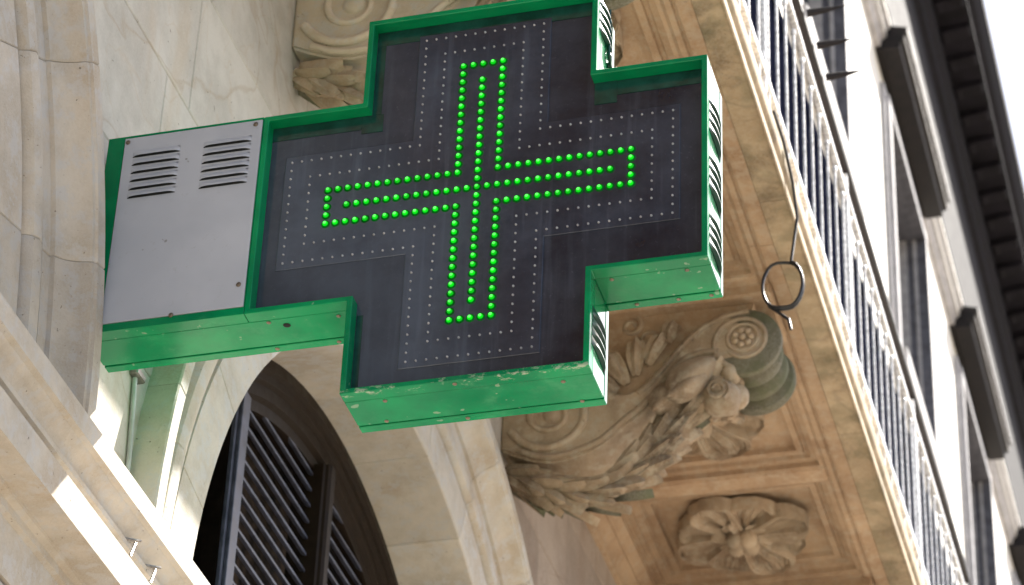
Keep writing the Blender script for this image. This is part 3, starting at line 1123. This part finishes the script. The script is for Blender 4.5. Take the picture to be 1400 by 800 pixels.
border(-a + .014, a - .014, T - .052, T - .014)
border(XD1 - .010, -a - .010, a - .050, a - .014)
border(-a - .0095, -a + .040, a - .062, a - .014)
border(a - .010, a + .040, a - .072, a - .012)
border(a + .0405, L - .014, a - .052, a - .014)
border(-a + .014, -a + .034, a - .0135, T - .0525)
border(-a + .014, -a + .028, -T + .03, -a - .02)


# lamps
def dome(r, depth, name, mats):
    m__ = MB()
    if len(mats) > 1:
        m__.grid(lambda u, v: ((r * (1.62 - .66 * v)) * math.cos(2 * PI * u), -.0004 - .0008 * v, (r * (1.62 - .66 * v)) * math.sin(2 * PI * u)), 12, 1, cu=True, mi=3)  # flat glowing ring, the painted halo
    nr = 5
    for i in range(nr):
        p0, p1 = PI / 2 * i / nr, PI / 2 * (i + 1) / nr
        m__.grid(lambda u, v, p0=p0, p1=p1: (r * math.cos(p0 + (p1 - p0) * v) * math.cos(2 * PI * u), -depth * math.sin(p0 + (p1 - p0) * v), r * math.cos(p0 + (p1 - p0) * v) * math.sin(2 * PI * u)), 12, 1, cu=True, mi=0 if len(mats) == 1 else (0, 1, 1, 2, 2)[i])
    return m__.mesh(name, Vector((0, 0, 0)), mats, smooth=60)


lit_me = dome(.0064, .0095, 'lit_lamp', [led_rim, led_on, led_tip, led_halo])
off_me = dome(.0028, .0040, 'unlit_lamp', [led_off])


def cross_pts(h, e):
    S_ = set()
    for i in range(-h, h + 1):
        S_ |= {(i, e), (i, -e), (e, i), (-e, i)}
    for i in range(h, e + 1):
        for s1 in (-1, 1):
            for s2 in (-1, 1):
                S_ |= {(s1 * h, s2 * i), (s2 * i, s1 * h)}
    return sorted(S_)


lit = cross_pts(2, 15) + sorted({(0, i) for i in range(-13, 14)} | {(i, 0) for i in range(-13, 14)})
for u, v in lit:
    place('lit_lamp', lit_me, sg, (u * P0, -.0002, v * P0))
for u, v in cross_pts(4, 17) + cross_pts(6, 19):
    place('unlit_lamp', off_me, sg, (u * P0, -.0002, v * P0))

# grey cabinet cover with two groups of pressed louvres
m_ = MB().box(XL + .041, XD0 - .003, YF - .001, YF + .003, -a + ZB + .020, a + ZB - .007)
cov = part('cabinet_cover', m_, grey_sheet, sg, bevel=.001)
lw = .113
vm = MB()


def vent(u, v):
    # half-bulge, open below
    x = lw * (u - .5)
    e_ = max(0, 1 - abs(2 * u - 1) ** 8)
    z = .0085 - .0150 * v
    return (x, -.0065 * math.sin(PI / 2 * v) * e_, z)


vm.grid(vent, 14, 4)
vm.grid(lambda u, v: (lw * (u - .5), -.0065 * (1 - v) * max(0, 1 - abs(2 * u - 1) ** 8) - .0006 * v, -.0065 - .0025 * v), 14, 1, mi=1)
vent_me = vm.mesh('vent_louvre', Vector((0, 0, 0)), [grey_sheet, slot_dark], smooth=40)
for gx in (-.7475, -.5785):
    for i in range(6):
        place('vent_louvre', vent_me, cov, (gx, YF - .001, .2085 + ZB + .002 - i * .0228 - .001))
scr = MB().blob((0, 0, 0), (.006, .003, .006), 10, 6).mesh('screw', Vector((0, 0, 0)), screw_m, smooth=50)
for x, z in ((-.664, -.258), (-.515, -.200), (-.515, .235), (-.82, .235)):
    place('screw', scr, cov, (x, YF - .002, z))
scr_b = MB().blob((0, 0, 0), (.005, .005, .0022), 10, 6).mesh('screw', Vector((0, 0, 0)), screw_m, smooth=50)
hole_b = MB().blob((0, 0, 0), (.0085, .0085, .001), 12, 6).mesh('drain_hole', Vector((0, 0, 0)), slot_dark)
zb, zt = -a + ZB, -T + ZB
for x, y, z in ((-.455, .012, zb), (-.33, .115, zb), (-.47, .113, zb), (-.30, .02, zb), (.42, .112, zb), (.30, .012, zb), (.33, .112, zb), (.46, .012, zb), (.49, .112, zb),
                (-.18, .014, zt), (-.02, -.018, zt), (.20, .02, zt), (-.03, .114, zt), (.22, .10, zt), (-.20, .09, zt)):
    place('screw', scr_b, sg, (x, y, z - .0008))
place('drain_hole', hole_b, sg, (-.42, .030, zb - .0008))

# louvres on the side faces looking out to the street
side_p = []
ll = .112
el = MB()


def side_louvre(u, v):
    y_ = ll * (u - .5)
    e_ = max(0, 1 - abs(2 * u - 1) ** 3)
    return (.009 * math.sin(PI / 2 * v) * e_, y_, .010 - .019 * v - .010 * (2 * u - 1) ** 2 * (1 if u > .5 else .2))


el.grid(side_louvre, 14, 4)
el.grid(lambda u, v: (.009 * (1 - v) * max(0, 1 - abs(2 * u - 1) ** 3) + .0005 * v, ll * (u - .5), -.009 - .004 * v - .010 * (2 * u - 1) ** 2 * (1 if u > .5 else .2)), 14, 1)
side_me = el.mesh('side_louvre', Vector((0, 0, 0)), [vent_green], smooth=50)
for zt_ in (.152, .002, -.150):
    for i in range(4):
        place('side_louvre', side_me, sg, (L + .0006, .045, zt_ - i * .0245))
for zt_ in (.472, -.36):
    for i in range(4):
        place('side_louvre', side_me, sg, (a + .0006, .045, zt_ - i * .0245))
blt = MB().blob((0, 0, 0), (.006, .010, .010), 8, 6).mesh('bolt', Vector((0, 0, 0)), vent_green, smooth=50)
for z in (.375, .345):
    place('bolt', blt, sg, (a + .002, .075, z))
part('cable_clip_strip', MB().tube([(a + .006, .055, .49), (a + .006, .055, .36), (a + .006, .085, .325)], .004, 6), vent_green, sg)
part('wall_bracket', MB().box(W - .02, XL + .002, .01, .11, -.2, .2), green, sg, bevel=.003)

# ------------------------------------------------------------------ small things
cy_ = 2.8
P = [(E + .004, 2.50, 2.09), (E + .012, 2.62, 2.06), (E + .018, 2.74, 1.98), (E + .020, 2.80, 1.88)]
for k in range(40):
    a_ = R(62 - 360 * k / 39 * 1.55)
    rr = (.066, .098)
    P.append((.150 + rr[0] * math.cos(a_), 2.80 + .002 * k / 4, 1.628 + rr[1] * math.sin(a_) * (.95 + .05 * math.sin(k))))
P += [(.165, 2.82, 1.50), (.172, 2.82, 1.46)]
cb = MB()
cb.tube(P, .0055, 8)
solo('cable', cb, cable_m, (.15, 2.8, 1.63), 'black cable looped in a ring below the balcony edge', 'cable', smooth=60)
P = [(-.897, .318, -.10), (-.893, .322, -.20), (-.893, .340, -.36), (-.893, .345, -.59)]
cd = thing('conduit', (-.893, .33, -.59), 'thin grey conduit running down the wall under the sign cabinet', 'pipe')
part('tube', MB().tube(P, .0062, 8), conduit_m, cd, smooth=60)
part('clip', MB().box(-.905, -.880, .300, .350, -.165, -.145), wire_m, cd, bevel=.003)
for i, yy in enumerate((.150, .268)):
    x0 = W + .10
    P = [(x0 - .02, yy, AZ - .100), (x0 + .012, yy - .004, AZ - .095), (x0 + .030, yy + .012, AZ - .100), (x0 + .036, yy - .02, AZ - .150)]
    m_ = MB().tube(P, .0032, 6)
    m_.tube([(x0 + .012, yy - .004, AZ - .095), (x0 + .034, yy + .030, AZ - .085)], .0032, 6)
    solo('wire_hook', m_, wire_m, (x0, yy, AZ - .1), ('upper bent wire hook on the sunlit stone ledge', 'lower bent wire hook on the sunlit stone ledge')[i], 'hook', group='wire hooks on the stone ledge')
